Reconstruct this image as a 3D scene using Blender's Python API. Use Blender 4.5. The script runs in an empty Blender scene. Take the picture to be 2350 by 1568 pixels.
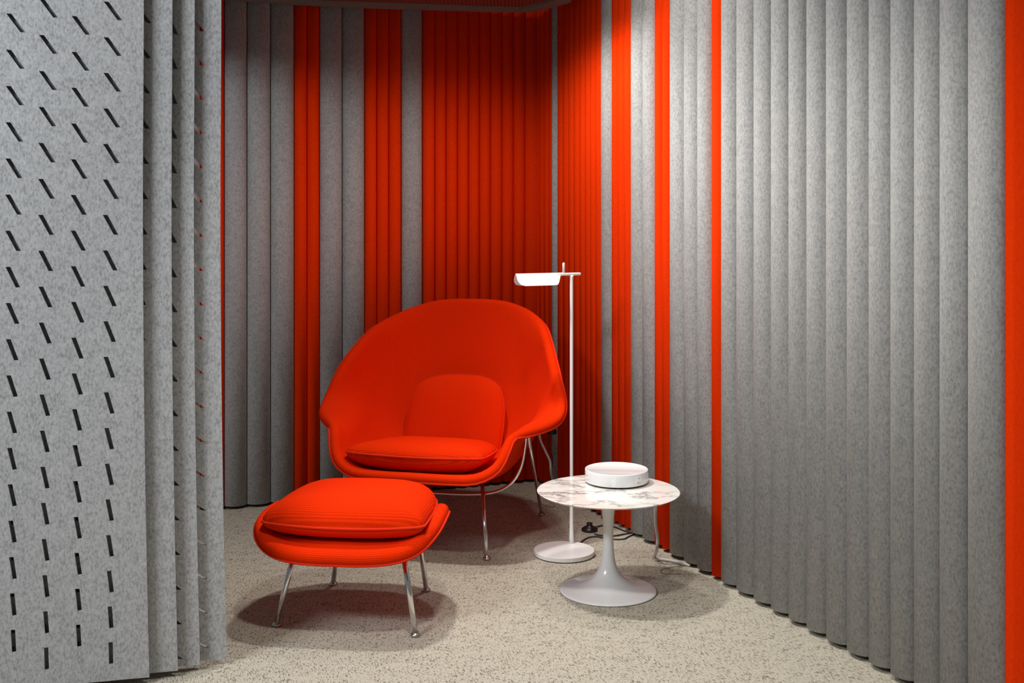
import bpy, bmesh, math, random
from mathutils import Vector, Matrix

# ------------------------------------------------------------------ camera
F, CX, HY, H = 2600.0, 1175.0, 508.0, 1.327     # focal (px), centre, horizon row, eye height
scene = bpy.context.scene
COL = scene.collection
cam = bpy.data.cameras.new('camera')
cam.sensor_width = 36.0
cam.lens = F / 2350.0 * 36.0
cam.shift_y = -(784.0 - HY) / 2350.0
cam.clip_start = 0.05
cam_o = bpy.data.objects.new('camera', cam)
cam_o.location = (0, 0, H)
cam_o.rotation_euler = (math.radians(90), 0, 0)
COL.objects.link(cam_o)
scene.camera = cam_o

# ------------------------------------------------------------------ world, lights, exposure
world = bpy.data.worlds.new('world')
scene.world = world
world.use_nodes = True
bg = world.node_tree.nodes['Background']
bg.inputs[0].default_value = (0.93, 0.97, 1.0, 1)
bg.inputs[1].default_value = 0.15

vs = scene.view_settings
vs.view_transform = 'Standard'
vs.look = 'None'
vs.gamma = 1.0
vs.use_curve_mapping = False
vs.exposure = 0.12


def spot(name, loc, aim, power, size, blend, radius, color=(1, 0.97, 0.92)):
    l = bpy.data.lights.new(name, 'SPOT')
    l.energy = power
    l.spot_size = math.radians(size)
    l.spot_blend = blend
    l.shadow_soft_size = radius
    l.color = color
    o = bpy.data.objects.new(name, l)
    o.location = loc
    o.rotation_euler = (Vector(aim) - Vector(loc)).to_track_quat('-Z', 'Y').to_euler()
    COL.objects.link(o)
    return o


def area(name, loc, aim, power, sx, sy, color=(1, 1, 1)):
    l = bpy.data.lights.new(name, 'AREA')
    l.shape = 'RECTANGLE'
    l.size, l.size_y = sx, sy
    l.energy = power
    l.color = color
    o = bpy.data.objects.new(name, l)
    o.location = loc
    o.rotation_euler = (Vector(aim) - Vector(loc)).to_track_quat('-Z', 'Y').to_euler()
    COL.objects.link(o)
    return o


spot('downlight_canopy_right', (0.08, 4.66, 2.325), (0.0, 4.55, 0), 30, 165, 0.8, 0.05)
spot('downlight_canopy_left', (-0.35, 4.05, 2.325), (0.80, 3.55, 0.0), 112, 122, 1.0, 0.06)
spot('downlight_right', (0.32, 4.10, 2.92), (0.60, 4.05, 0), 30, 140, 0.9, 0.06)
spot('downlight_front', (0.0, 2.5, 2.9), (0.40, 3.0, 0), 110, 95, 0.9, 0.10)
area('added_fill_light', (-2.4, 1.2, 2.9), (-1.6, 2.4, 0), 105, 1.2, 0.6, (0.90, 0.95, 1.0))  # unseen soft fill, added to light the slotted panels from upper left


# ------------------------------------------------------------------ helpers
def ground(x, y, z=0.0):
    """point of height z seen at photograph pixel x, y"""
    Y = F * (H - z) / (y - HY)
    return Vector(((x - CX) / F * Y, Y, z))


def atY(x, y, Y):
    return Vector(((x - CX) / F * Y, Y, H - (y - HY) / F * Y))


def link(name, me, mat=None, parent=None, smooth=False):
    o = bpy.data.objects.new(name, me)
    if mat is not None and len(me.materials) == 0:
        me.materials.append(mat)
    if smooth:
        for p in me.polygons:
            p.use_smooth = True
    if parent is not None:
        o.parent = parent
    COL.objects.link(o)
    return o


def tag(o, label=None, cat=None, group=None, kind=None):
    if label: o['label'] = label
    if cat: o['category'] = cat
    if group: o['group'] = group
    if kind: o['kind'] = kind
    return o


def empty(name, loc, rz=0.0):
    o = bpy.data.objects.new(name, None)
    o.empty_display_size = 0.1
    o.location = loc
    o.rotation_euler = (0, 0, rz)
    COL.objects.link(o)
    return o


def mesh(name, verts, faces, uvs=None):
    me = bpy.data.meshes.new(name)
    me.from_pydata([tuple(v) for v in verts], [], faces)
    if uvs:
        uv = me.uv_layers.new(name='UVMap')
        for lp in me.loops:
            uv.data[lp.index].uv = uvs[lp.vertex_index]
    me.update()
    return me


def fix_normals(me):
    bm = bmesh.new(); bm.from_mesh(me)
    bmesh.ops.recalc_face_normals(bm, faces=bm.faces)
    bm.to_mesh(me); bm.free()
    me.update()
    return me


def lathe(name, prof, seg=64, closed_bottom=True):
    """prof: list of (r, z) from bottom to top"""
    vs_, fs = [], []
    for r, z in prof:
        for k in range(seg):
            a = 2 * math.pi * k / seg
            vs_.append((r * math.cos(a), r * math.sin(a), z))
    for i in range(len(prof) - 1):
        for k in range(seg):
            k2 = (k + 1) % seg
            fs.append((i * seg + k, i * seg + k2, (i + 1) * seg + k2, (i + 1) * seg + k))
    fs.append(tuple(reversed(range(seg))))
    n = (len(prof) - 1) * seg
    fs.append(tuple(range(n, n + seg)))
    return mesh(name, vs_, fs)


def catmull(pts, n, closed=False):
    """n samples per segment through pts"""
    P = [Vector(p) for p in pts]
    m = len(P)
    out = []
    segs = m if closed else m - 1
    for i in range(segs):
        if closed:
            p0, p1, p2, p3 = P[(i - 1) % m], P[i], P[(i + 1) % m], P[(i + 2) % m]
        else:
            p1, p2 = P[i], P[i + 1]
            p0 = P[i - 1] if i > 0 else p1 * 2 - p2
            p3 = P[i + 2] if i + 2 < m else p2 * 2 - p1
        for k in range(n):
            t = k / n
            out.append(0.5 * ((2 * p1) + (p2 - p0) * t + (2 * p0 - 5 * p1 + 4 * p2 - p3) * t * t
                              + (3 * p1 - p0 - 3 * p2 + p3) * t ** 3))
    if not closed:
        out.append(P[-1].copy())
    return out


def tube(name, pts, r, seg=10, closed=False, r_end=None):
    P = [Vector(p) for p in pts]
    n = len(P)
    vs_, fs = [], []
    T0 = (P[1] - P[0]).normalized()
    up = Vector((0, 0, 1)) if abs(T0.z) < 0.9 else Vector((1, 0, 0))
    N = (up - T0 * up.dot(T0)).normalized()
    for i in range(n):
        if closed:
            T = (P[(i + 1) % n] - P[(i - 1) % n]).normalized()
        else:
            T = (P[min(i + 1, n - 1)] - P[max(i - 1, 0)]).normalized()
        N = (N - T * N.dot(T)).normalized()
        B = T.cross(N)
        rr = r if r_end is None else r + (r_end - r) * i / (n - 1)
        for k in range(seg):
            a = 2 * math.pi * k / seg
            vs_.append(P[i] + (N * math.cos(a) + B * math.sin(a)) * rr)
    lim = n if closed else n - 1
    for i in range(lim):
        j = (i + 1) % n
        for k in range(seg):
            k2 = (k + 1) % seg
            fs.append((i * seg + k, i * seg + k2, j * seg + k2, j * seg + k))
    if not closed:
        fs.append(tuple(reversed(range(seg))))
        fs.append(tuple(range((n - 1) * seg, n * seg)))
    return fix_normals(mesh(name, vs_, fs))


def prism(name, poly, z0, z1):
    n = len(poly)
    v = [(p[0], p[1], z0) for p in poly] + [(p[0], p[1], z1) for p in poly]
    f = [tuple(reversed(range(n))), tuple(range(n, 2 * n))]
    for i in range(n):
        j = (i + 1) % n
        f.append((i, j, n + j, n + i))
    return fix_normals(mesh(name, v, f))


def bevelled_box(name, sx, sy, sz, b, seg=3):
    bm = bmesh.new()
    bmesh.ops.create_cube(bm, size=1.0)
    for v in bm.verts:
        v.co = Vector((v.co.x * sx, v.co.y * sy, v.co.z * sz))
    bmesh.ops.bevel(bm, geom=bm.edges[:], offset=b, segments=seg, affect='EDGES', profile=0.5)
    me = bpy.data.meshes.new(name)
    bm.to_mesh(me); bm.free()
    return me


# ------------------------------------------------------------------ materials
def new_mat(name):
    m = bpy.data.materials.new(name)
    m.use_nodes = True
    nt = m.node_tree
    b = nt.nodes['Principled BSDF']
    return m, nt, b


def N(nt, kind, **kw):
    n = nt.nodes.new(kind)
    for k, v in kw.items():
        if k in n.inputs:
            n.inputs[k].default_value = v
        else:
            setattr(n, k, v)
    return n


def ramp(nt, stops):
    r = nt.nodes.new('ShaderNodeValToRGB')
    e = r.color_ramp.elements
    while len(e) < len(stops):
        e.new(0.5)
    for i, (p, c) in enumerate(stops):
        e[i].position = p
        e[i].color = c if len(c) == 4 else (*c, 1)
    return r


def simple(name, col, rough=0.5, metal=0.0, coat=0.0, emit=None, spec=None):
    m, nt, b = new_mat(name)
    b.inputs['Base Color'].default_value = (*col, 1)
    b.inputs['Roughness'].default_value = rough
    b.inputs['Metallic'].default_value = metal
    b.inputs['Coat Weight'].default_value = coat
    if spec is not None:
        b.inputs['Specular IOR Level'].default_value = spec
    if emit:
        b.inputs['Emission Color'].default_value = (*col, 1)
        b.inputs['Emission Strength'].default_value = emit
    return m


def felt(name, dark, mid, light, mottled=1.0):
    m, nt, b = new_mat(name)
    L = nt.links
    geo = N(nt, 'ShaderNodeNewGeometry')
    mp = N(nt, 'ShaderNodeMapping')
    mp.inputs['Scale'].default_value = (1, 1, 0.55)
    L.new(geo.outputs['Position'], mp.inputs['Vector'])
    n1 = N(nt, 'ShaderNodeTexNoise'); n1.inputs['Scale'].default_value = 170; n1.inputs['Detail'].default_value = 4
    n1.inputs['Roughness'].default_value = 0.65
    n2 = N(nt, 'ShaderNodeTexNoise'); n2.inputs['Scale'].default_value = 34; n2.inputs['Detail'].default_value = 3
    L.new(mp.outputs[0], n1.inputs['Vector']); L.new(geo.outputs['Position'], n2.inputs['Vector'])
    mx = N(nt, 'ShaderNodeMath', operation='MULTIPLY_ADD')
    mx.inputs[1].default_value = 0.35 * mottled
    L.new(n2.outputs[0], mx.inputs[0]); L.new(n1.outputs[0], mx.inputs[2])
    sub = N(nt, 'ShaderNodeMath', operation='SUBTRACT'); sub.inputs[1].default_value = 0.175 * mottled
    L.new(mx.outputs[0], sub.inputs[0])
    r = ramp(nt, [(0.33, dark), (0.5, mid), (0.68, light)])
    L.new(sub.outputs[0], r.inputs[0])
    L.new(r.outputs[0], b.inputs['Base Color'])
    b.inputs['Roughness'].default_value = 0.95
    b.inputs['Specular IOR Level'].default_value = 0.06
    bp = N(nt, 'ShaderNodeBump'); bp.inputs['Strength'].default_value = 0.18; bp.inputs['Distance'].default_value = 0.002
    L.new(n1.outputs[0], bp.inputs['Height']); L.new(bp.outputs[0], b.inputs['Normal'])
    return m


def waffle(name, col, col_dark, cell=0.0056):
    m, nt, b = new_mat(name)
    L = nt.links
    uv = N(nt, 'ShaderNodeTexCoord')
    sep = N(nt, 'ShaderNodeSeparateXYZ')
    L.new(uv.outputs['UV'], sep.inputs[0])
    outs = []
    for i in (0, 1):
        mu = N(nt, 'ShaderNodeMath', operation='MULTIPLY'); mu.inputs[1].default_value = 2 * math.pi / cell
        L.new(sep.outputs[i], mu.inputs[0])
        si = N(nt, 'ShaderNodeMath', operation='SINE'); L.new(mu.outputs[0], si.inputs[0])
        ab = N(nt, 'ShaderNodeMath', operation='MULTIPLY_ADD'); ab.inputs[1].default_value = 0.5; ab.inputs[2].default_value = 0.5
        L.new(si.outputs[0], ab.inputs[0])
        outs.append(ab)
    mul = N(nt, 'ShaderNodeMath', operation='MAXIMUM')
    L.new(outs[0].outputs[0], mul.inputs[0]); L.new(outs[1].outputs[0], mul.inputs[1])
    nz = N(nt, 'ShaderNodeTexNoise'); nz.inputs['Scale'].default_value = 260
    L.new(uv.outputs['UV'], nz.inputs['Vector'])
    ad = N(nt, 'ShaderNodeMath', operation='MULTIPLY_ADD'); ad.inputs[1].default_value = 0.5
    L.new(nz.outputs[0], ad.inputs[0]); L.new(mul.outputs[0], ad.inputs[2])
    r = ramp(nt, [(0.45, col_dark), (1.0, col)])
    L.new(ad.outputs[0], r.inputs[0])
    L.new(r.outputs[0], b.inputs['Base Color'])
    b.inputs['Roughness'].default_value = 0.9
    b.inputs['Specular IOR Level'].default_value = 0.04
    b.inputs['Sheen Weight'].default_value = 0.0
    b.inputs['Sheen Tint'].default_value = (1, 0.35, 0.1, 1)
    bp = N(nt, 'ShaderNodeBump'); bp.inputs['Strength'].default_value = 0.5; bp.inputs['Distance'].default_value = 0.0012
    L.new(ad.outputs[0], bp.inputs['Height']); L.new(bp.outputs[0], b.inputs['Normal'])
    return m


M = {}
M['grey_felt'] = felt('grey_felt', (0.27, 0.27, 0.27), (0.37, 0.37, 0.365), (0.45, 0.445, 0.435), 0.6)
M['panel_felt'] = felt('panel_felt', (0.26, 0.26, 0.265), (0.39, 0.39, 0.395), (0.48, 0.48, 0.48), 0.7)
M['red_felt'] = felt('red_felt', (0.78, 0.034, 0.001), (0.83, 0.039, 0.001), (0.87, 0.045, 0.001), 0.4)
M['chair_fabric'] = waffle('chair_fabric', (0.82, 0.032, 0.001), (0.58, 0.011, 0.0006))
M['piping'] = simple('piping', (0.72, 0.028, 0.004), 0.85, spec=0.15)
M['backing'] = simple('backing', (0.035, 0.032, 0.03), 0.9)
M['chrome'] = simple('chrome', (0.78, 0.78, 0.79), 0.13, 1.0)
M['glide'] = simple('glide', (0.55, 0.52, 0.48), 0.28, 1.0)
M['white'] = simple('white_lacquer', (0.80, 0.80, 0.80), 0.22, coat=0.3)
M['lamp_white'] = simple('lamp_white', (0.84, 0.83, 0.81), 0.38)
M['hub_white'] = simple('hub_white', (0.80, 0.80, 0.80), 0.18, coat=0.3)
M['socket_white'] = simple('socket_white', (0.86, 0.86, 0.86), 0.4)
M['black'] = simple('black_plastic', (0.012, 0.011, 0.011), 0.35)
M['black_cord'] = simple('black_cord', (0.015, 0.014, 0.013), 0.6)
M['white_cord'] = simple('white_cord', (0.62, 0.61, 0.60), 0.45)
M['grey_cord'] = simple('grey_cord', (0.22, 0.20, 0.17), 0.6)
M['led'] = simple('led', (0.20, 0.85, 0.78), 0.4, emit=1.2)
M['canopy_trim'] = simple('canopy_trim', (0.16, 0.145, 0.13), 0.8)
M['ceiling'] = simple('ceiling_paint', (0.45, 0.44, 0.43), 0.9)


def carpet_mat():
    m, nt, b = new_mat('carpet')
    L = nt.links
    geo = N(nt, 'ShaderNodeNewGeometry')
    rot = N(nt, 'ShaderNodeMapping'); rot.inputs['Rotation'].default_value = (0, 0, math.radians(-21.5))
    L.new(geo.outputs['Position'], rot.inputs['Vector'])
    st = N(nt, 'ShaderNodeMapping'); st.inputs['Scale'].default_value = (1.0, 0.26, 1.0)
    L.new(rot.outputs[0], st.inputs['Vector'])
    fl = N(nt, 'ShaderNodeTexNoise'); fl.inputs['Scale'].default_value = 230; fl.inputs['Detail'].default_value = 2.5
    fl.inputs['Roughness'].default_value = 0.6; fl.inputs['Distortion'].default_value = 0.5
    L.new(st.outputs[0], fl.inputs['Vector'])
    dens = N(nt, 'ShaderNodeTexNoise'); dens.inputs['Scale'].default_value = 22; dens.inputs['Detail'].default_value = 2
    L.new(geo.outputs['Position'], dens.inputs['Vector'])
    ma = N(nt, 'ShaderNodeMath', operation='MULTIPLY_ADD'); ma.inputs[1].default_value = 0.22
    L.new(dens.outputs[0], ma.inputs[0]); L.new(fl.outputs[0], ma.inputs[2])
    r = ramp(nt, [(0.64, (0, 0, 0)), (0.74, (0.85, 0.85, 0.85))])
    L.new(ma.outputs[0], r.inputs[0])
    fine = N(nt, 'ShaderNodeTexNoise'); fine.inputs['Scale'].default_value = 420; fine.inputs['Detail'].default_value = 2
    L.new(st.outputs[0], fine.inputs['Vector'])
    base = ramp(nt, [(0.35, (0.38, 0.345, 0.275)), (0.65, (0.53, 0.49, 0.40))])
    L.new(fine.outputs[0], base.inputs[0])
    mix = N(nt, 'ShaderNodeMix', data_type='RGBA')
    L.new(r.outputs[0], mix.inputs[0])
    L.new(base.outputs[0], mix.inputs[6])
    mix.inputs[7].default_value = (0.13, 0.105, 0.085, 1)
    L.new(mix.outputs[2], b.inputs['Base Color'])
    b.inputs['Roughness'].default_value = 0.95
    b.inputs['Specular IOR Level'].default_value = 0.1
    bp = N(nt, 'ShaderNodeBump'); bp.inputs['Strength'].default_value = 0.35; bp.inputs['Distance'].default_value = 0.003
    L.new(fine.outputs[0], bp.inputs['Height']); L.new(bp.outputs[0], b.inputs['Normal'])
    return m


def marble_mat():
    m, nt, b = new_mat('marble')
    L = nt.links
    tc = N(nt, 'ShaderNodeTexCoord')
    mp = N(nt, 'ShaderNodeMapping')
    mp.inputs['Rotation'].default_value = (0, 0, math.radians(28))
    mp.inputs['Scale'].default_value = (1.0, 1.55, 1.0)
    L.new(tc.outputs['Object'], mp.inputs['Vector'])
    warp = N(nt, 'ShaderNodeTexNoise'); warp.inputs['Scale'].default_value = 7; warp.inputs['Detail'].default_value = 6
    warp.inputs['Roughness'].default_value = 0.62
    L.new(mp.outputs[0], warp.inputs['Vector'])
    ms = N(nt, 'ShaderNodeVectorMath', operation='SCALE'); ms.inputs['Scale'].default_value = 0.30
    L.new(warp.outputs['Color'], ms.inputs[0])
    va = N(nt, 'ShaderNodeVectorMath', operation='ADD')
    L.new(mp.outputs[0], va.inputs[0]); L.new(ms.outputs[0], va.inputs[1])
    vein = N(nt, 'ShaderNodeTexNoise'); vein.inputs['Scale'].default_value = 5.0; vein.inputs['Detail'].default_value = 5
    L.new(va.outputs[0], vein.inputs['Vector'])
    d = N(nt, 'ShaderNodeMath', operation='SUBTRACT'); d.inputs[1].default_value = 0.5
    L.new(vein.outputs[0], d.inputs[0])
    ab = N(nt, 'ShaderNodeMath', operation='ABSOLUTE'); L.new(d.outputs[0], ab.inputs[0])
    r = ramp(nt, [(0.0, (0.95, 0.95, 0.95)), (0.016, (0.5, 0.5, 0.5)), (0.06, (0, 0, 0))])
    L.new(ab.outputs[0], r.inputs[0])
    msk = N(nt, 'ShaderNodeTexNoise'); msk.inputs['Scale'].default_value = 9
    L.new(tc.outputs['Object'], msk.inputs['Vector'])
    mr = ramp(nt, [(0.34, (0.1, 0.1, 0.1)), (0.54, (1, 1, 1))])
    L.new(msk.outputs[0], mr.inputs[0])
    mu = N(nt, 'ShaderNodeMath', operation='MULTIPLY')
    L.new(r.outputs[0], mu.inputs[0]); L.new(mr.outputs[0], mu.inputs[1])
    pk = N(nt, 'ShaderNodeTexNoise'); pk.inputs['Scale'].default_value = 5
    L.new(tc.outputs['Object'], pk.inputs['Vector'])
    base = ramp(nt, [(0.40, (0.80, 0.80, 0.75)), (0.65, (0.79, 0.73, 0.68))])
    L.new(pk.outputs[0], base.inputs[0])
    mix = N(nt, 'ShaderNodeMix', data_type='RGBA')
    L.new(mu.outputs[0], mix.inputs[0]); L.new(base.outputs[0], mix.inputs[6])
    mix.inputs[7].default_value = (0.17, 0.14, 0.14, 1)
    L.new(mix.outputs[2], b.inputs['Base Color'])
    b.inputs['Roughness'].default_value = 0.10
    b.inputs['Specular IOR Level'].default_value = 0.6
    return m


def perforated_mat():
    m, nt, b = new_mat('perforated_metal')
    L = nt.links
    geo = N(nt, 'ShaderNodeNewGeometry')
    vo = N(nt, 'ShaderNodeTexVoronoi'); vo.inputs['Scale'].default_value = 60; vo.inputs['Randomness'].default_value = 0.0
    L.new(geo.outputs['Position'], vo.inputs['Vector'])
    r = ramp(nt, [(0.28, (0.01, 0.006, 0.005)), (0.34, (0.22, 0.05, 0.03))])
    L.new(vo.outputs['Distance'], r.inputs[0]); L.new(r.outputs[0], b.inputs['Base Color'])
    b.inputs['Roughness'].default_value = 0.6
    return m


M['carpet'] = carpet_mat()
M['marble'] = marble_mat()
M['perforated'] = perforated_mat()

# ------------------------------------------------------------------ the setting
fl = link('floor', prism('floor', [(-4, -3), (4, -3), (4, 8), (-4, 8)], -0.1, 0.0), M['carpet'])
tag(fl, 'beige carpet with fine dark flecks', kind='structure')
ce = link('ceiling', prism('ceiling', [(-4, -3), (4, -3), (4, 8), (-4, 8)], 3.0, 3.1), M['ceiling'])
tag(ce, 'plain ceiling above the nook', kind='structure')

TH = math.radians(21.5)
T_L = Vector((math.cos(TH), math.sin(TH), 0))          # along the left wall, away to the right
N_L = Vector((math.sin(TH), -math.cos(TH), 0))         # left wall's face
T_R = Vector((math.sin(TH), -math.cos(TH), 0))         # along the right wall, towards the camera
N_R = Vector((-math.cos(TH), -math.sin(TH), 0))        # right wall's face
Z0, ZT = 0.016, 2.72                                    # slats: foot and top
P_L = ground(567, 1156, Z0); P_L.z = 0
P_L = P_L - N_L * 0.004
P_R = ground(1750, 1350 + 0.552 * (1750 - 1688), Z0); P_R.z = 0
P_RV = P_R.copy()                                      # the line the slats' fronts are seen on
P_R = P_R - N_R * 0.037


def along(P, T, x):
    """distance along a wall at which it is seen at column x"""
    k = (x - CX) / F
    # (P+T t).x = k (P+T t).y
    return (k * P.y - P.x) / (T.x - k * T.y)


# corner of the two walls
A = Matrix(((T_L.x, -T_R.x), (T_L.y, -T_R.y)))
rhs = Vector((P_R.x - P_L.x, P_R.y - P_L.y))
tl_c, tr_c = A.inverted() @ rhs

seq_L = [(300, 'g'), (353, 'g'), (407, 'g'), (460, 'r'), (487, 'r'), (514, 'g'), (566, 'g'), (620, 'g'), (674, 'r'),
         (703.5, 'r'), (732, 'g'), (784, 'g'), (835, 'r'), (863, 'r'), (890.5, 'r'), (919, 'g'), (967.5, 'r'),
         (996, 'r'), (1021.5, 'r'), (1047.7, 'r'), (1073, 'r'), (1098, 'r'), (1123, 'r'), (1150, 'r'), (1176, 'r'),
         (1202.5, 'r')]
seq_R = [(1236, 'r'), (1247, 'r'), (1258, 'r'), (1269.6, 'g'), (1279, 'r'), (1290.5, 'r'), (1304, 'r'),
         (1316, 'r'), (1329, 'r'), (1342, 'r'), (1354.5, 'r'), (1366, 'r'), (1379.5, 'g'), (1403, 'r'), (1418, 'r'),
         (1432, 'r'), (1448, 'g'), (1475, 'g'), (1502, 'r'), (1519, 'r'), (1537, 'g'), (1570, 'g'), (1601, 'g'),
         (1632, 'r'), (1656, 'g'), (1690, 'g'), (1730, 'g'), (1770, 'g'), (1811, 'g'), (1852, 'g'), (1897, 'g'),
         (1945, 'g'), (1996, 'g'), (2046, 'g'), (2100, 'g'), (2159, 'g'), (2223, 'g'), (2305, None)]


def slat_mesh(name, mat, depth):
    """unit-wide half-round felt slat, x from 0 to 1, bulging to -y"""
    n = 16
    prof = []
    for i in range(n + 1):
        a = math.pi * i / n
        prof.append((0.5 - 0.5 * math.cos(a), -depth * math.sin(a)))
    v = [(x, y, Z0) for x, y in prof] + [(x, y, ZT) for x, y in prof]
    k = n + 1
    f = [(i, i + 1, k + i + 1, k + i) for i in range(n)]
    f += [tuple(reversed(range(k))), tuple(range(k, 2 * k)), (n, 0, k, k + n)]
    me = fix_normals(mesh(name, v, f))
    me.materials.append(mat)
    for p in me.polygons[:n]:
        p.use_smooth = True
    return me


slat_g = slat_mesh('grey_slat', M['grey_felt'], 0.043)
slat_r = slat_mesh('red_slat', M['red_felt'], 0.034)


def build_wall(name, label, P, T, Nn, bounds, shift):
    """bounds: (t, colour); the last closes the run"""
    t0, t1 = bounds[0][0] + shift, bounds[-1][0] + shift
    a, b = P + T * t0, P + T * t1
    back = -Nn * 0.06
    poly = [a - Nn * 0.001, b - Nn * 0.001, b + back, a + back]
    w = link(name, prism(name, [(p.x, p.y) for p in poly], 0.0, ZT + 0.02), M['backing'])
    tag(w, label, kind='structure')
    rz = math.atan2(T.y, T.x)
    for i in range(len(bounds) - 1):
        ta, c = bounds[i]
        tb = bounds[i + 1][0]
        me = slat_g if c == 'g' else slat_r
        s = bpy.data.objects.new('felt_slat', me)
        COL.objects.link(s)
        p = P + T * (ta + shift)
        s.location = (p.x, p.y, 0)
        s.rotation_euler = (0, 0, rz)
        s.scale = (tb - ta, 1, 1)
        s.parent = w
        s['label'] = 'rounded grey felt slat' if c == 'g' else 'rounded orange red felt slat'
    return w


bl = [(along(P_L, T_L, x), c) for x, c in seq_L] + [(tl_c, None)]
build_wall('wall_left', 'back wall of rounded grey and red felt slats behind the armchair', P_L, T_L, N_L, bl, 0.0)
br = [(tr_c + 0.015, 'r')] + [(along(P_RV, T_R, x) - 0.027, c) for x, c in seq_R]
build_wall('wall_right', 'side wall of rounded grey and red felt slats beside the marble table', P_R, T_R, N_R, br, 0.0)

# the red end post at the near end of the right wall
wend = P_R + T_R * br[-1][0]
pp = atY(2304, 784, wend.y - 0.01)
post = link('trim_1', bevelled_box('end_post', 0.40, 0.10, ZT + 0.1, 0.030, 6), M['red_felt'], smooth=True)
post.rotation_euler = (0, 0, math.radians(58))
post.location = (pp.x + 0.20 * math.cos(math.radians(58)) + 0.05 * math.sin(math.radians(58)) * 0.9, pp.y + 0.20 * math.sin(math.radians(58)) - 0.05 * math.cos(math.radians(58)), (ZT + 0.1) / 2)
tag(post, 'red felt covered end post at the right edge', kind='structure')

# canopy hung under the ceiling of the nook
ZC = 2.35
edge = [ground_p for ground_p in [Vector((((x - CX) / F) * ((ZC - H) * F / (HY - y)), (ZC - H) * F / (HY - y), 0))
        for x, y in ((590, 0), (675, 6), (850, 14), (1000, 18.5), (1130, 22), (1218, 23), (1272, 11.5), (1310, 0))]]
e = [(p.x, p.y) for p in edge]
outer = e + [(0.27, 4.4), (0.24, 3.75), (-1.9, 3.75), (-1.9, 4.95)]
cano = link('ceiling_canopy', prism('canopy', outer, ZC + 0.002, ZC + 0.05), M['perforated'])
tag(cano, 'dark perforated ceiling canopy over the nook', kind='structure')
cen = Vector((-0.5, 4.8))
inner = []
for i, p in enumerate(outer):
    q = Vector(p)
    q = q + (cen - q).normalized() * 0.085
    inner.append((q.x, q.y))
n = len(outer)
v = [(x, y, z) for z in (ZC - 0.012, ZC + 0.002) for (x, y) in outer] + [(x, y, z) for z in (ZC - 0.012, ZC + 0.002) for (x, y) in inner]
f = []
for i in range(n):
    j = (i + 1) % n
    f += [(i, j, 2 * n + j, 2 * n + i), (n + i, n + j, 3 * n + j, 3 * n + i), (i, j, n + j, n + i), (2 * n + i, 2 * n + j, 3 * n + j, 3 * n + i)]
link('canopy_rim', fix_normals(mesh('canopy_rim', v, f)), M['canopy_trim'], cano)


# ------------------------------------------------------------------ slotted felt panels on the left
def lerp_tab(tab, z):
    if z <= tab[0][0]: return tab[0][1]
    for (a, va), (b, vb) in zip(tab, tab[1:]):
        if z <= b:
            return va + (vb - va) * (z - a) / (b - a)
    return tab[-1][1]


SHEAR = [(0.08, 0.0), (0.30, 0.11), (0.72, 0.23), (0.88, 0.31), (1.21, 0.48), (1.46, 0.60), (1.71, 0.69), (1.88, 0.73), (2.6, 0.80)]


def panel_mesh(shear, x_first, phase):
    W, HT, TK = 0.60, 2.66, 0.009
    bm = bmesh.new()

    def bow(x, z):
        return x + 0.015 * max(0.0, 1 - z / 0.95) ** 1.6 - 0.003 * math.exp(-((z - 1.35) / 0.4) ** 2)

    def loop(pts):
        vv = [bm.verts.new((bow(x, z), 0, z)) for x, z in pts]
        return [bm.edges.new((vv[i], vv[(i + 1) % len(vv)])) for i in range(len(vv))]
    out = [(0, HT * i / 26) for i in range(26)] + [(0, HT)] + [(-W, HT)] + [(-W, HT * (25 - i) / 26) for i in range(26)]
    edges = loop(out)
    for c in range(6):
        zb = phase if c % 2 == 0 else phase + 0.057
        while True:
            s = lerp_tab(shear, zb + 0.03)
            h = 0.0635 / math.sqrt(1 + s * s)
            if zb + h > HT - 0.05: break
            w = 0.0116 * (1 + 0.15 * s)
            x0 = x_first(s, h, w) - 0.0857 * c
            edges += loop([(x0, zb + h), (x0 + w, zb + h), (x0 + w + s * h, zb), (x0 + s * h, zb)])
            zb += 0.1019
    bmesh.ops.triangle_fill(bm, use_beauty=True, use_dissolve=False, edges=edges, normal=(0, -1, 0))
    r = bmesh.ops.extrude_face_region(bm, geom=bm.faces[:])
    for g in r['geom']:
        if isinstance(g, bmesh.types.BMVert):
            g.co.y += TK
    bmesh.ops.recalc_face_normals(bm, faces=bm.faces)
    me = bpy.data.meshes.new('slotted_panel')
    bm.to_mesh(me); bm.free()
    me.materials.append(M['panel_felt'])
    return me


pm = panel_mesh(SHEAR, lambda s, h, w: -0.1085, 0.046)
SHEAR3 = [(0.0, 1.35), (0.3, 1.1), (0.7, 0.8), (1.1, 0.52), (1.6, 0.42), (2.6, 0.36)]
SHEAR4 = [(0.0, 1.6), (0.5, 1.4), (1.0, 1.1), (1.5, 0.85), (2.6, 0.6)]
pm3 = panel_mesh(SHEAR3, lambda s, h, w: -0.047 - w - s * h, 0.021)
pm4 = panel_mesh(SHEAR4, lambda s, h, w: -0.049 - w - s * h, 0.038)
panel_lab = ['grey felt hanging panel with slanted slots, the wide foremost one at left',
             'grey slotted felt panel directly behind the foremost, second of the four',
             'grey slotted felt panel third of the four layered ones',
             'grey slotted felt panel farthest back, its edge beside the back wall']
for i, (x, y) in enumerate(((342, 1556), (407.5, 1541), (458.5, 1527), (519.5, 1513))):
    o = bpy.data.objects.new('slotted_felt_panel', (pm, pm, pm3, pm4)[i])
    COL.objects.link(o)
    g = ground(x, y, 0.02)
    o.location = (g.x - 0.0147, g.y, 0.02)
    o.rotation_euler = (0, 0, math.radians(13.5))
    tag(o, panel_lab[i], 'panel', 'slotted felt panels layered at left')


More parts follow.
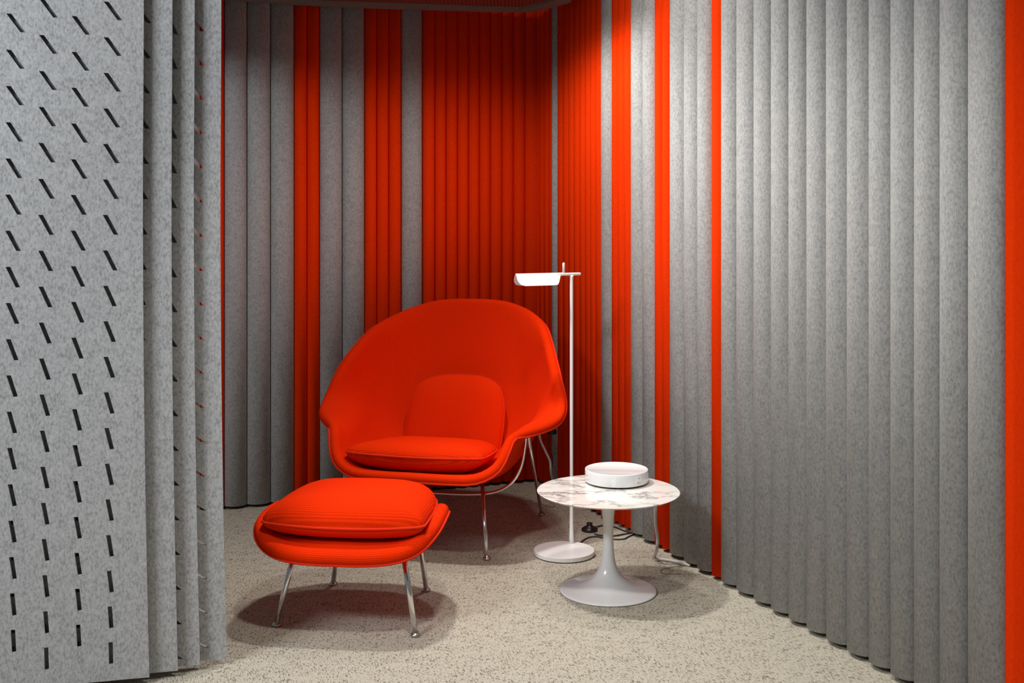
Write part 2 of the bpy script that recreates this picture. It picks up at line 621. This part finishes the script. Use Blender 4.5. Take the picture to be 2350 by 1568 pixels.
# ------------------------------------------------------------------ upholstery builders
def spline_grid(rows, nu, nv):
    """rows of control points (half sections mirrored already) -> fine grid of points [v][u]"""
    a = [catmull(r, nu) for r in rows]
    cols = [catmull([r[i] for r in a], nv) for i in range(len(a[0]))]
    return [[cols[i][j] for i in range(len(cols))] for j in range(len(cols[0]))]


def shell_mesh(name, G, thick, n_exp=5.0, nth=128, roll=0.62, n_top=2.7):
    """thick upholstered shell with a rounded outline and a rolled rim; G = face side.
    Returns the mesh and the loop along the rim's rear edge for the piping."""
    nv, nu = len(G), len(G[0])
    mid = nu // 2
    ulen = [[0.0] * nu for _ in range(nv)]
    vlen = [[0.0] * nu for _ in range(nv)]
    for j in range(nv):
        for i in range(mid + 1, nu):
            ulen[j][i] = ulen[j][i - 1] + (G[j][i] - G[j][i - 1]).length
        for i in range(mid - 1, -1, -1):
            ulen[j][i] = ulen[j][i + 1] - (G[j][i] - G[j][i + 1]).length
    for i in range(nu):
        for j in range(1, nv):
            vlen[j][i] = vlen[j - 1][i] + (G[j][i] - G[j - 1][i]).length

    def samp(A, a, b):
        x = min(max((a + 1) / 2, 0.0), 1.0) * (nu - 1)
        y = min(max((b + 1) / 2, 0.0), 1.0) * (nv - 1)
        i, j = min(int(x), nu - 2), min(int(y), nv - 2)
        fx, fy = x - i, y - j
        return (A[j][i] * (1 - fx) + A[j][i + 1] * fx) * (1 - fy) + (A[j + 1][i] * (1 - fx) + A[j + 1][i + 1] * fx) * fy

    def nrm(a, b):
        d = 0.035
        du = samp(G, min(a + d, 1), b) - samp(G, max(a - d, -1), b)
        dv = samp(G, a, min(b + d, 1)) - samp(G, a, max(b - d, -1))
        return du.cross(dv).normalized()
    rho = [0.0] + [k / 26 for k in range(1, 27)]
    verts, uvs, faces = [], [], []

    def add(p, uv):
        verts.append(p); uvs.append(uv); return len(verts) - 1
    dirs = []
    for k in range(nth):
        th = 2 * math.pi * (k + 0.5) / nth
        c, s_ = math.cos(th), math.sin(th)
        ne = n_exp if s_ < 0 else n_top + (n_exp - n_top) * max(0.0, 1 - s_ / 0.35) ** 2
        r = (abs(c) ** ne + abs(s_) ** ne) ** (-1 / ne)
        dirs.append((c * r, s_ * r))
    rings_f, rings_b = [], []
    for q in rho:
        if q == 0.0:
            p = samp(G, 0, 0); nn = nrm(0, 0)
            uv0 = (samp(ulen, 0, 0), samp(vlen, 0, 0))
            rings_f.append([add(p, uv0)]); rings_b.append([add(p - nn * thick, uv0)])
            continue
        rf, rb = [], []
        for a, b in dirs:
            a, b = a * q, b * q
            p = samp(G, a, b); nn = nrm(a, b)
            uv0 = (samp(ulen, a, b), samp(vlen, a, b))
            rf.append(add(p, uv0)); rb.append(add(p - nn * thick, uv0))
        rings_f.append(rf); rings_b.append(rb)
    for S in (rings_f, rings_b):
        for k in range(nth):
            faces.append((S[0][0], S[1][k], S[1][(k + 1) % nth]))
        for i in range(1, len(S) - 1):
            for k in range(nth):
                k2 = (k + 1) % nth
                faces.append((S[i][k], S[i][k2], S[i + 1][k2], S[i + 1][k]))
    bp = [samp(G, a, b) for a, b in dirs]
    arcs, rear = [], []
    K = 8
    for k, (a, b) in enumerate(dirs):
        tang = (bp[(k + 2) % nth] - bp[(k - 2) % nth]).normalized()
        nn = nrm(a, b)
        B = tang.cross(nn).normalized()
        ring = [rings_f[-1][k]]
        u0, v0 = samp(ulen, a, b), samp(vlen, a, b)
        for m_ in range(1, K):
            th = math.pi * m_ / K
            off = roll * thick * math.sin(th)
            ring.append(add(bp[k] - nn * thick * 0.5 * (1 - math.cos(th)) + B * off,
                            (u0 + a * thick * m_ / K * 1.3, v0 + b * thick * m_ / K * 1.3)))
            if m_ == K - 2:
                rear.append(verts[-1] - nn * 0.0015 + B * 0.0015)
        ring.append(rings_b[-1][k])
        arcs.append(ring)
    for q in range(nth):
        r0, r1 = arcs[q], arcs[(q + 1) % nth]
        for k in range(K):
            faces.append((r0[k], r0[k + 1], r1[k + 1], r1[k]))
    me = fix_normals(mesh(name, verts, faces, uvs))
    return me, rear


def mirror_row(half):
    return [Vector((-x, y, z)) for x, y, z in reversed(half[1:])] + [Vector(p) for p in half]


def cushion_mesh(name, outline, top, bot, xf, p=2.4, q=2.0):
    """outline: closed list of 2-D points; top/bot: heights above/below the seam; xf: maps (x, y, z) to place"""
    n = len(outline)
    cx = sum(p_[0] for p_ in outline) / n
    cy = sum(p_[1] for p_ in outline) / n
    rings = [0.0, 0.12, 0.25, 0.38, 0.5, 0.62, 0.72, 0.81, 0.88, 0.935, 0.97, 0.99, 1.0]
    verts, uvs, faces = [], [], []

    def add(x, y, z):
        verts.append(xf(Vector((x, y, z)))); uvs.append((x, y)); return len(verts) - 1
    tops, bots = [], []
    for r in rings:
        hgt = (1 - r ** p) ** (1 / q)
        if r == 0.0:
            tops.append([add(cx, cy, top)]); bots.append([add(cx, cy, -bot)])
            continue
        tr = [add(cx + (x - cx) * r, cy + (y - cy) * r, top * hgt) for x, y in outline]
        tops.append(tr)
        bots.append(tr if r == 1.0 else [add(cx + (x - cx) * r, cy + (y - cy) * r, -bot * hgt) for x, y in outline])
    for S in (tops, bots):
        for k in range(n):
            faces.append((S[0][0], S[1][k], S[1][(k + 1) % n]))
        for i in range(1, len(S) - 1):
            for k in range(n):
                k2 = (k + 1) % n
                faces.append((S[i][k], S[i][k2], S[i + 1][k2], S[i + 1][k]))
    me = fix_normals(mesh(name, verts, faces, uvs))
    seam = [xf(Vector((x, y, 0))) for x, y in outline]
    return me, seam


def foot_disc(name, parent, p, r=0.016):
    me = lathe(name, [(r * 0.55, 0.0), (r, 0.002), (r * 1.02, 0.006), (r * 0.8, 0.010), (r * 0.45, 0.013), (r * 0.38, 0.020)], 20)
    o = link(name, me, M['glide'], parent, True)
    o.location = (p[0], p[1], 0)
    return o


# ------------------------------------------------------------------ armchair
YAW_C = math.radians(-14)
chair = empty('lounge_chair', (-0.286, 4.789, 0), YAW_C)
tag(chair, 'red upholstered lounge chair with wide curved shell and chrome legs', 'armchair')
rows = [
    [(0, -.40, .350), (.14, -.40, .350), (.245, -.392, .356), (.310, -.367, .390), (.335, -.34, .443), (.346, -.318, .485), (.366, -.290, .513)],
    [(0, -.24, .320), (.15, -.24, .320), (.25, -.23, .338), (.315, -.21, .40), (.347, -.195, .47), (.398, -.18, .515), (.476, -.16, .530)],
    [(0, -.02, .30), (.15, -.02, .30), (.26, -.02, .33), (.333, -.025, .42), (.372, -.035, .488), (.430, -.045, .532), (.498, -.055, .566)],
    [(0, .19, .35), (.15, .185, .355), (.26, .155, .395), (.345, .115, .475), (.392, .08, .545), (.432, .045, .60), (.464, .01, .652)],
    [(0, .31, .55), (.145, .30, .555), (.255, .265, .575), (.325, .21, .62), (.372, .165, .665), (.402, .125, .71), (.423, .09, .752)],
    [(0, .365, .77), (.135, .36, .77), (.23, .335, .782), (.293, .29, .80), (.328, .255, .82), (.356, .225, .842), (.380, .195, .865)],
    [(0, .408, .95), (.09, .408, .95), (.165, .40, .95), (.23, .385, .947), (.285, .36, .942), (.33, .33, .935), (.365, .295, .925)],
]
G = spline_grid([mirror_row(r) for r in rows], 6, 8)
me, rear = shell_mesh('shell', G, 0.042)
sh = link('shell', me, M['chair_fabric'], chair, True)
link('piping', tube('piping', rear, 0.0042, 8, closed=True), M['piping'], sh, True)


def outline_from(half_pts, n=10):
    """closed smooth outline through control points"""
    return [(p.x, p.y) for p in catmull([Vector((x, y, 0)) for x, y in half_pts], n, closed=True)]


# seat cushion
oc = outline_from([(-.285, -.20), (-.27, -.245), (-.16, -.262), (0, -.265), (.16, -.262), (.27, -.245), (.285, -.20),
                   (.275, -.05), (.245, .13), (.18, .20), (0, .215), (-.18, .20), (-.245, .13), (-.275, -.05)], 8)


def seat_xf(p):
    z = p.z - 0.018 * math.cos(min(1.0, abs(p.x) / 0.3) * math.pi / 2) * (1 if p.z < 0 else .4)
    return Vector((p.x * 0.99 - 0.012, p.y - 0.133, 0.408 + z - 0.10 * (p.y + 0.2)))


me, seam = cushion_mesh('seat_cushion', oc, 0.055, 0.066, seat_xf, 3.0, 1.9)
sc_ = link('seat_cushion', me, M['chair_fabric'], chair, True)
link('piping', tube('piping', seam, 0.0045, 8, closed=True), M['piping'], sc_, True)

# back cushion: leaning pad, outline in (x, up)
ob = outline_from([(-.205, -.20), (-.205, -.03), (-.194, .09), (-.155, .160), (-.07, .192), (.02, .198), (.11, .188), (.178, .145),
                   (.207, .06), (.21, -.04), (.198, -.14), (.18, -.20), (.0, -.235), (-.18, -.225)], 9)
tilt = math.radians(17)


def back_xf(p):
    d = p.z - 0.10 * (abs(p.x) / 0.21) ** 2 * -0.35
    y = 0.205 - d * math.cos(tilt) + p.y * math.sin(tilt)
    z = 0.452 + p.y * math.cos(tilt) + d * math.sin(tilt)
    return Vector((p.x * 1.06 - 0.008, y, z))


me, seam = cushion_mesh('back_cushion', ob, 0.055, 0.045, back_xf, 2.6, 1.9)
bc_ = link('back_cushion', me, M['chair_fabric'], chair, True)
link('piping', tube('piping', seam, 0.0045, 8, closed=True), M['piping'], bc_, True)

# chrome frame
fr = [(.390, -.150, .468), (.386, -.150, .42), (.370, -.150, .34), (.327, -.150, .27), (.255, -.150, .230), (.14, -.150, .216), (0, -.150, .214)]
frame_pts = [(-x, y, z) for x, y, z in fr[:-1]] + list(reversed(fr))
link('frame_tube', tube('frame_tube', catmull(frame_pts, 6), 0.0068, 10), M['chrome'], chair, True)
rr = [(.305, .26, .50), (.26, .24, .36), (.17, .16, .27), (0, .14, .262)]
rear_pts = [(-x, y, z) for x, y, z in rr[:-1]] + list(reversed(rr))
link('frame_tube', tube('frame_tube', catmull(rear_pts, 6), 0.0068, 10), M['chrome'], chair, True)
for s in (-1, 1):
    a, b = Vector((s * .205, -.14, .265)), Vector((s * .266, -.293, .012))
    lg = link('leg', tube('leg', [a, a.lerp(b, .5), b], 0.0078, 12), M['chrome'], chair, True)
    foot_disc('glide', lg, b)
    a, b = Vector((s * .392, -.125, .466)), Vector((s * .329, .414, .012))
    lg = link('leg', tube('leg', [a, a.lerp(b, .5), b], 0.0075, 12), M['chrome'], chair, True)
    foot_disc('glide', lg, b)

# ------------------------------------------------------------------ ottoman
YAW_O = math.radians(-6)
OO = Vector((-0.525, 3.86, 0))
ott = empty('ottoman', OO, YAW_O)
tag(ott, 'red upholstered ottoman with piped cushion standing before the armchair', 'ottoman')
rows = [
    [(0, -.262, .286), (.09, -.262, .287), (.17, -.255, .294), (.225, -.235, .309), (.258, -.205, .332)],
    [(0, -.17, .292), (.09, -.17, .292), (.17, -.168, .297), (.228, -.155, .315), (.264, -.135, .345)],
    [(0, 0, .292), (.09, 0, .292), (.17, 0, .297), (.228, 0, .317), (.262, 0, .350)],
    [(0, .15, .292), (.09, .15, .292), (.16, .15, .297), (.212, .145, .311), (.246, .13, .335)],
    [(0, .25, .292), (.08, .25, .292), (.14, .242, .296), (.186, .22, .302), (.22, .195, .312)],
]
G = spline_grid([mirror_row(r) for r in rows], 7, 9)
me, rear = shell_mesh('shell', G, 0.052)
osh = link('shell', me, M['chair_fabric'], ott, True)
link('piping', tube('piping', rear, 0.0042, 8, closed=True), M['piping'], osh, True)
oo = outline_from([(-.276, -.205), (-.270, -.228), (-.245, -.238), (-.15, -.243), (0, -.245), (.15, -.243), (.245, -.238), (.268, -.228), (.274, -.205),
                   (.272, -.03), (.25, .12), (.195, .205), (.07, .245), (-.07, .245), (-.195, .205), (-.25, .12), (-.272, -.03)], 8)


def ott_xf(p):
    return Vector((p.x * 0.97 + 0.006, p.y, 0.344 + p.z + 0.012 * (abs(p.x) / .28) ** 2))


me, seam = cushion_mesh('cushion', oo, 0.090, 0.055, ott_xf, 3.1, 1.9)
oc_ = link('cushion', me, M['chair_fabric'], ott, True)
link('piping', tube('piping', seam, 0.0045, 8, closed=True), M['piping'], oc_, True)
inv = (Matrix.Translation(OO) @ Matrix.Rotation(YAW_O, 4, 'Z')).inverted()
for foot_px, top in (((635, 1437), (-.711, 3.764)), ((953, 1461), (-.356, 3.671)), ((765, 1343), (-.61, 4.03)), ((978, 1357), (-.34, 4.01))):
    b = inv @ ground(*foot_px); b.z = 0.012
    a = inv @ Vector((top[0], top[1], 0.30)); a.z = 0.275
    lg = link('leg', tube('leg', [a, a.lerp(b, .5), b], 0.0092, 14), M['chrome'], ott, True)
    foot_disc('glide', lg, b, 0.0155)

# ------------------------------------------------------------------ marble table
TX, TY, TZ = 0.345, 4.0625, 0.362
tb = empty('side_table', (TX, TY, 0))
tag(tb, 'low round marble side table on white tulip pedestal', 'table')
top = link('table_top', lathe('table_top', [(0.14, TZ - 0.020), (0.215, TZ - 0.016), (0.246, TZ - 0.008), (0.254, TZ - 0.003),
                                            (0.2555, TZ - 0.0012), (0.2535, TZ)], 96), M['marble'], tb)
for p in top.data.polygons:
    p.use_smooth = len(p.vertices) == 4 and p.center.z < TZ - 0.003
prof = [(0.168, 0.0), (0.1725, 0.003), (0.1705, 0.0075), (0.155, 0.0115), (0.130, 0.0165), (0.105, 0.023), (0.082, 0.033), (0.062, 0.046),
        (0.046, 0.062), (0.034, 0.082), (0.0265, 0.105), (0.0215, 0.135), (0.0188, 0.17), (0.0182, 0.20), (0.0192, 0.235),
        (0.0215, 0.27), (0.026, 0.305), (0.032, 0.33), (0.040, TZ - 0.019)]
sm = catmull([Vector((r, z, 0)) for r, z in prof], 3)
link('pedestal', lathe('pedestal', [(p.x, p.y) for p in sm], 64), M['white'], tb, True)

# power hub on the table
HX, HYY, HR, HH = 0.386, 4.185, 0.1165, 0.052
hub = empty('power_hub', (HX, HYY, TZ))
tag(hub, 'round white power hub with outlets on the marble table', 'power hub')
zb = 0.006
link('body', lathe('body', [(HR - 0.004, zb), (HR - 0.001, zb + 0.001), (HR, zb + 0.004), (HR, HH - 0.003), (HR - 0.0008, HH - 0.0008),
                            (HR - 0.003, HH), (HR - 0.006, HH - 0.0008), (HR - 0.009, HH - 0.0025)], 96), M['hub_white'], hub, True)
link('base_ring', lathe('base_ring', [(HR - 0.010, 0.0), (HR - 0.010, zb + 0.001)], 64), M['black'], hub, True)


def curved_plate(name, ang, half_w, z0, z1, rad, thick):
    k = 6
    vv = []
    for r_ in (rad - 0.002, rad + thick):
        for z_ in (z0, z1):
            for i in range(k + 1):
                a = ang + (i / k * 2 - 1) * half_w / rad
                vv.append((r_ * math.cos(a), r_ * math.sin(a), z_))
    n_ = k + 1
    ff = []
    for i in range(k):
        ff += [(2 * n_ + i, 2 * n_ + i + 1, 3 * n_ + i + 1, 3 * n_ + i), (i, i + 1, n_ + i + 1, n_ + i),
               (i, i + 1, 2 * n_ + i + 1, 2 * n_ + i), (n_ + i, n_ + i + 1, 3 * n_ + i + 1, 3 * n_ + i)]
    ff += [(0, n_, 3 * n_, 2 * n_), (k, n_ + k, 3 * n_ + k, 2 * n_ + k)]
    return fix_normals(mesh(name, vv, ff))


def ang_at(px):
    s = (px - 1416) / 72.5
    view = math.atan2(-HYY, -HX)
    return view + math.asin(max(-.99, min(.99, s)))


for px in (1351, 1466):
    a = ang_at(px)
    pl = link('outlet', curved_plate('outlet', a, 0.0125, 0.012, 0.044, HR, 0.0008), M['socket_white'], hub)
    for da, z_, hw, hh in ((0.045, 0.0195, 0.0011, 0.0032), (-0.045, 0.0195, 0.0011, 0.0038), (0, 0.0355, 0.0019, 0.0016)):
        link('socket_hole', curved_plate('socket_hole', a + da, hw, z_ - hh, z_ + hh, HR, 0.0011), M['black'], pl)
for px in (1411, 1489):
    link('seam_plate', curved_plate('seam_plate', ang_at(px), 0.008, 0.010, 0.043, HR, 0.0006), M['socket_white'], hub)
led = link('indicator_light', curved_plate('indicator_light', ang_at(1407), 0.0022, 0.0255, 0.0295, HR, 0.0012), M['led'], hub)

# ------------------------------------------------------------------ floor lamp
LB = ground(1294.5, 1266.5, 0.012)
lamp = empty('floor_lamp', (LB.x, LB.y, 0))
tag(lamp, 'slim white floor lamp with folded reading head on a disc base', 'lamp')
R = 0.1205
link('base', lathe('base', [(R - 0.004, 0.003), (R - 0.001, 0.004), (R, 0.006), (R, 0.019), (R - 0.0006, 0.0206), (R - 0.002, 0.021)], 96), M['lamp_white'], lamp)
link('base_pad', lathe('base_pad', [(R - 0.006, 0.0), (R - 0.006, 0.0035)], 64), M['black'], lamp)
PB = ground(1311.5, 1247, 0.021) - Vector((LB.x, LB.y, 0))
ZP = H - (629.5 - HY) / F * (LB.y + PB.y)           # bar height
link('pole', lathe('pole', [(0.0096, 0.020), (0.0092, 0.05), (0.0080, 0.10), (0.0070, 0.18), (0.0068, ZP - 0.03), (0.0075, ZP - 0.012), (0.009, ZP - 0.003)], 20), M['lamp_white'], lamp, True).location = (PB.x, PB.y, 0)
hd = Vector((-0.90, -0.44, 0)).normalized()        # the way the head points
pt = Vector((PB.x, PB.y, ZP))
arm = link('arm', bevelled_box('arm', 0.112, 0.013, 0.012, 0.004, 3), M['lamp_white'], lamp, True)
arm.location = pt + hd * 0.014
arm.rotation_euler = (0, 0, math.atan2(hd.y, hd.x))
# folded sheet head: an inverted V with rounded lower corners
L0, L1, HD, HW = 0.050, 0.252, 0.048, 0.026
side = [(L0 - 0.012, 0.0), (L0 + 0.004, -0.010), (L0 + 0.018, -0.036), (L0 + 0.026, -0.046), (L0 + 0.040, -HD), (L1 - 0.030, -HD), (L1 - 0.012, -HD + 0.004), (L1 - 0.003, -HD + 0.014), (L1, -HD + 0.024), (L1, 0.0)]
perp = Vector((-hd.y, hd.x, 0))
vv, ff = [], []
for tk in (0.0, 0.0022):
    for sgn in (-1, 1):
        for (l, z_) in side:
            w_ = -z_ / HD * HW
            q = pt + hd * l + perp * sgn * (w_ + tk) + Vector((0, 0, z_ + 0.006 + tk * .6))
            vv.append(q)
k = len(side)
for sgn_i in (0, 1):
    o0, o1 = sgn_i * k, 2 * k + sgn_i * k
    ff += [tuple(range(o0, o0 + k)), tuple(range(o1, o1 + k))]
    for i in range(k):
        j = (i + 1) % k
        ff.append((o0 + i, o0 + j, o1 + j, o1 + i))
# ridge joining the two leaves
ff += [(2 * k, 3 * k, 3 * k + k - 1, 2 * k + k - 1)]
me = fix_normals(mesh('lamp_head', vv, ff))
link('lamp_head', me, M['lamp_white'], lamp)
st_ = pt + hd * 0.036
link('handle', lathe('handle', [(0.0052, 0), (0.0052, 0.038), (0.0045, 0.0415), (0.0022, 0.0435)], 14), M['lamp_white'], lamp, True).location = (st_.x, st_.y, ZP + 0.004)

# black foot switch of the lamp
fs = ground(1353, 1219)
sw = empty('foot_switch', (fs.x, fs.y, 0))
tag(sw, 'black round foot switch on the carpet between lamp and table', 'switch')
link('housing', lathe('housing', [(0.031, 0.0), (0.0345, 0.003), (0.035, 0.008), (0.033, 0.012), (0.024, 0.018), (0.013, 0.0225), (0.0122, 0.026)], 40), M['black'], sw, True)
link('button', lathe('button', [(0.0112, 0.024), (0.0125, 0.027), (0.0125, 0.034), (0.0105, 0.036)], 28), M['black'], sw, True)


def cord(name, pts, r, mat, label):
    me = tube(name, catmull(pts, 8), r, 8)
    o = link(name, me, mat, None, True)
    tag(o, label, 'cable')
    return o


gp = lambda x, y, z=0.004: ground(x, y, z)
cord('black_wire', [gp(1331, 1246, .008), gp(1342, 1238), gp(1354, 1233), gp(1370, 1232), gp(1390, 1235), gp(1412, 1238), gp(1432, 1237), gp(1444, 1231), gp(1458, 1225)],
     0.0027, M['black_cord'], 'black cord running from the lamp base to the right wall')
cord('black_wire', [gp(1364, 1225, .006), gp(1372, 1228), gp(1388, 1229.5), gp(1410, 1230), gp(1430, 1226.5), gp(1446, 1223.5), gp(1460, 1220)],
     0.0027, M['black_cord'], 'black cord leaving the foot switch low towards the wall')
cord('black_wire', [gp(1357, 1214, .02), gp(1364, 1210.5, .012), gp(1374, 1208, .006), gp(1390, 1206), gp(1408, 1209), gp(1422, 1214), gp(1434, 1219), gp(1446, 1222)],
     0.0027, M['black_cord'], 'black cord arching behind the pedestal from the foot switch')
# white cord of the power hub, hanging behind the table top to the floor
tw = Vector((HX, HYY, 0))
cord('hub_cord', [Vector((HX + 0.085, HYY + 0.090, TZ + 0.020)), Vector((HX + 0.112, HYY + 0.128, TZ + 0.006)), atY(1503, 1150, 4.335), atY(1504, 1180, 4.35), atY(1505, 1205, 4.36), atY(1509, 1235, 4.37), atY(1508, 1258, 4.375), gp(1502, 1279, .008), gp(1508, 1284, .006),
     gp(1524, 1285, .006), gp(1548, 1289, .006), gp(1566, 1294, .006), gp(1584, 1298, .006)], 0.0062, M['white_cord'], 'thick white cord hanging behind the table down to the carpet')
cord('thin_cord', [gp(1580, 1297.5, .003), gp(1560, 1299), gp(1540, 1302, .003), gp(1522, 1306, .003), gp(1516, 1311, .003), gp(1522, 1316, .003), gp(1540, 1318, .003), gp(1562, 1317, .003)],
     0.0014, M['grey_cord'], 'thin grey wire loop lying on the carpet by the right wall')
# cables by the socket behind the armchair
cord('wall_cord', [atY(1236, 960, 5.2), atY(1237, 985, 5.2), atY(1240, 1010, 5.2), atY(1251, 1035, 5.2), atY(1262, 1060, 5.2), atY(1264, 1085, 5.2), atY(1270, 1112, 5.25)],
     0.0055, M['white_cord'], 'white cord hanging by the wall behind the armchair')
ap = atY(1266, 990, 5.30)
ad_ = empty('power_adapter', (ap.x, ap.y, ap.z))
tag(ad_, 'black power adapter plugged in on the wall behind the armchair', 'adapter')
o = link('housing', bevelled_box('housing', 0.046, 0.034, 0.024, 0.004, 2), M['black'], ad_, True)
o.rotation_euler = (0, 0, math.atan2(T_R.y, T_R.x))
link('cable', tube('cable', catmull([Vector((-.012, -.01, -.008)), Vector((-.014, -.012, -.06)), Vector((.004, -.012, -.13)), Vector((-.006, -.01, -.2)), Vector((0, -.01, -.26))], 6), 0.0025, 8), M['black_cord'], ad_, True)
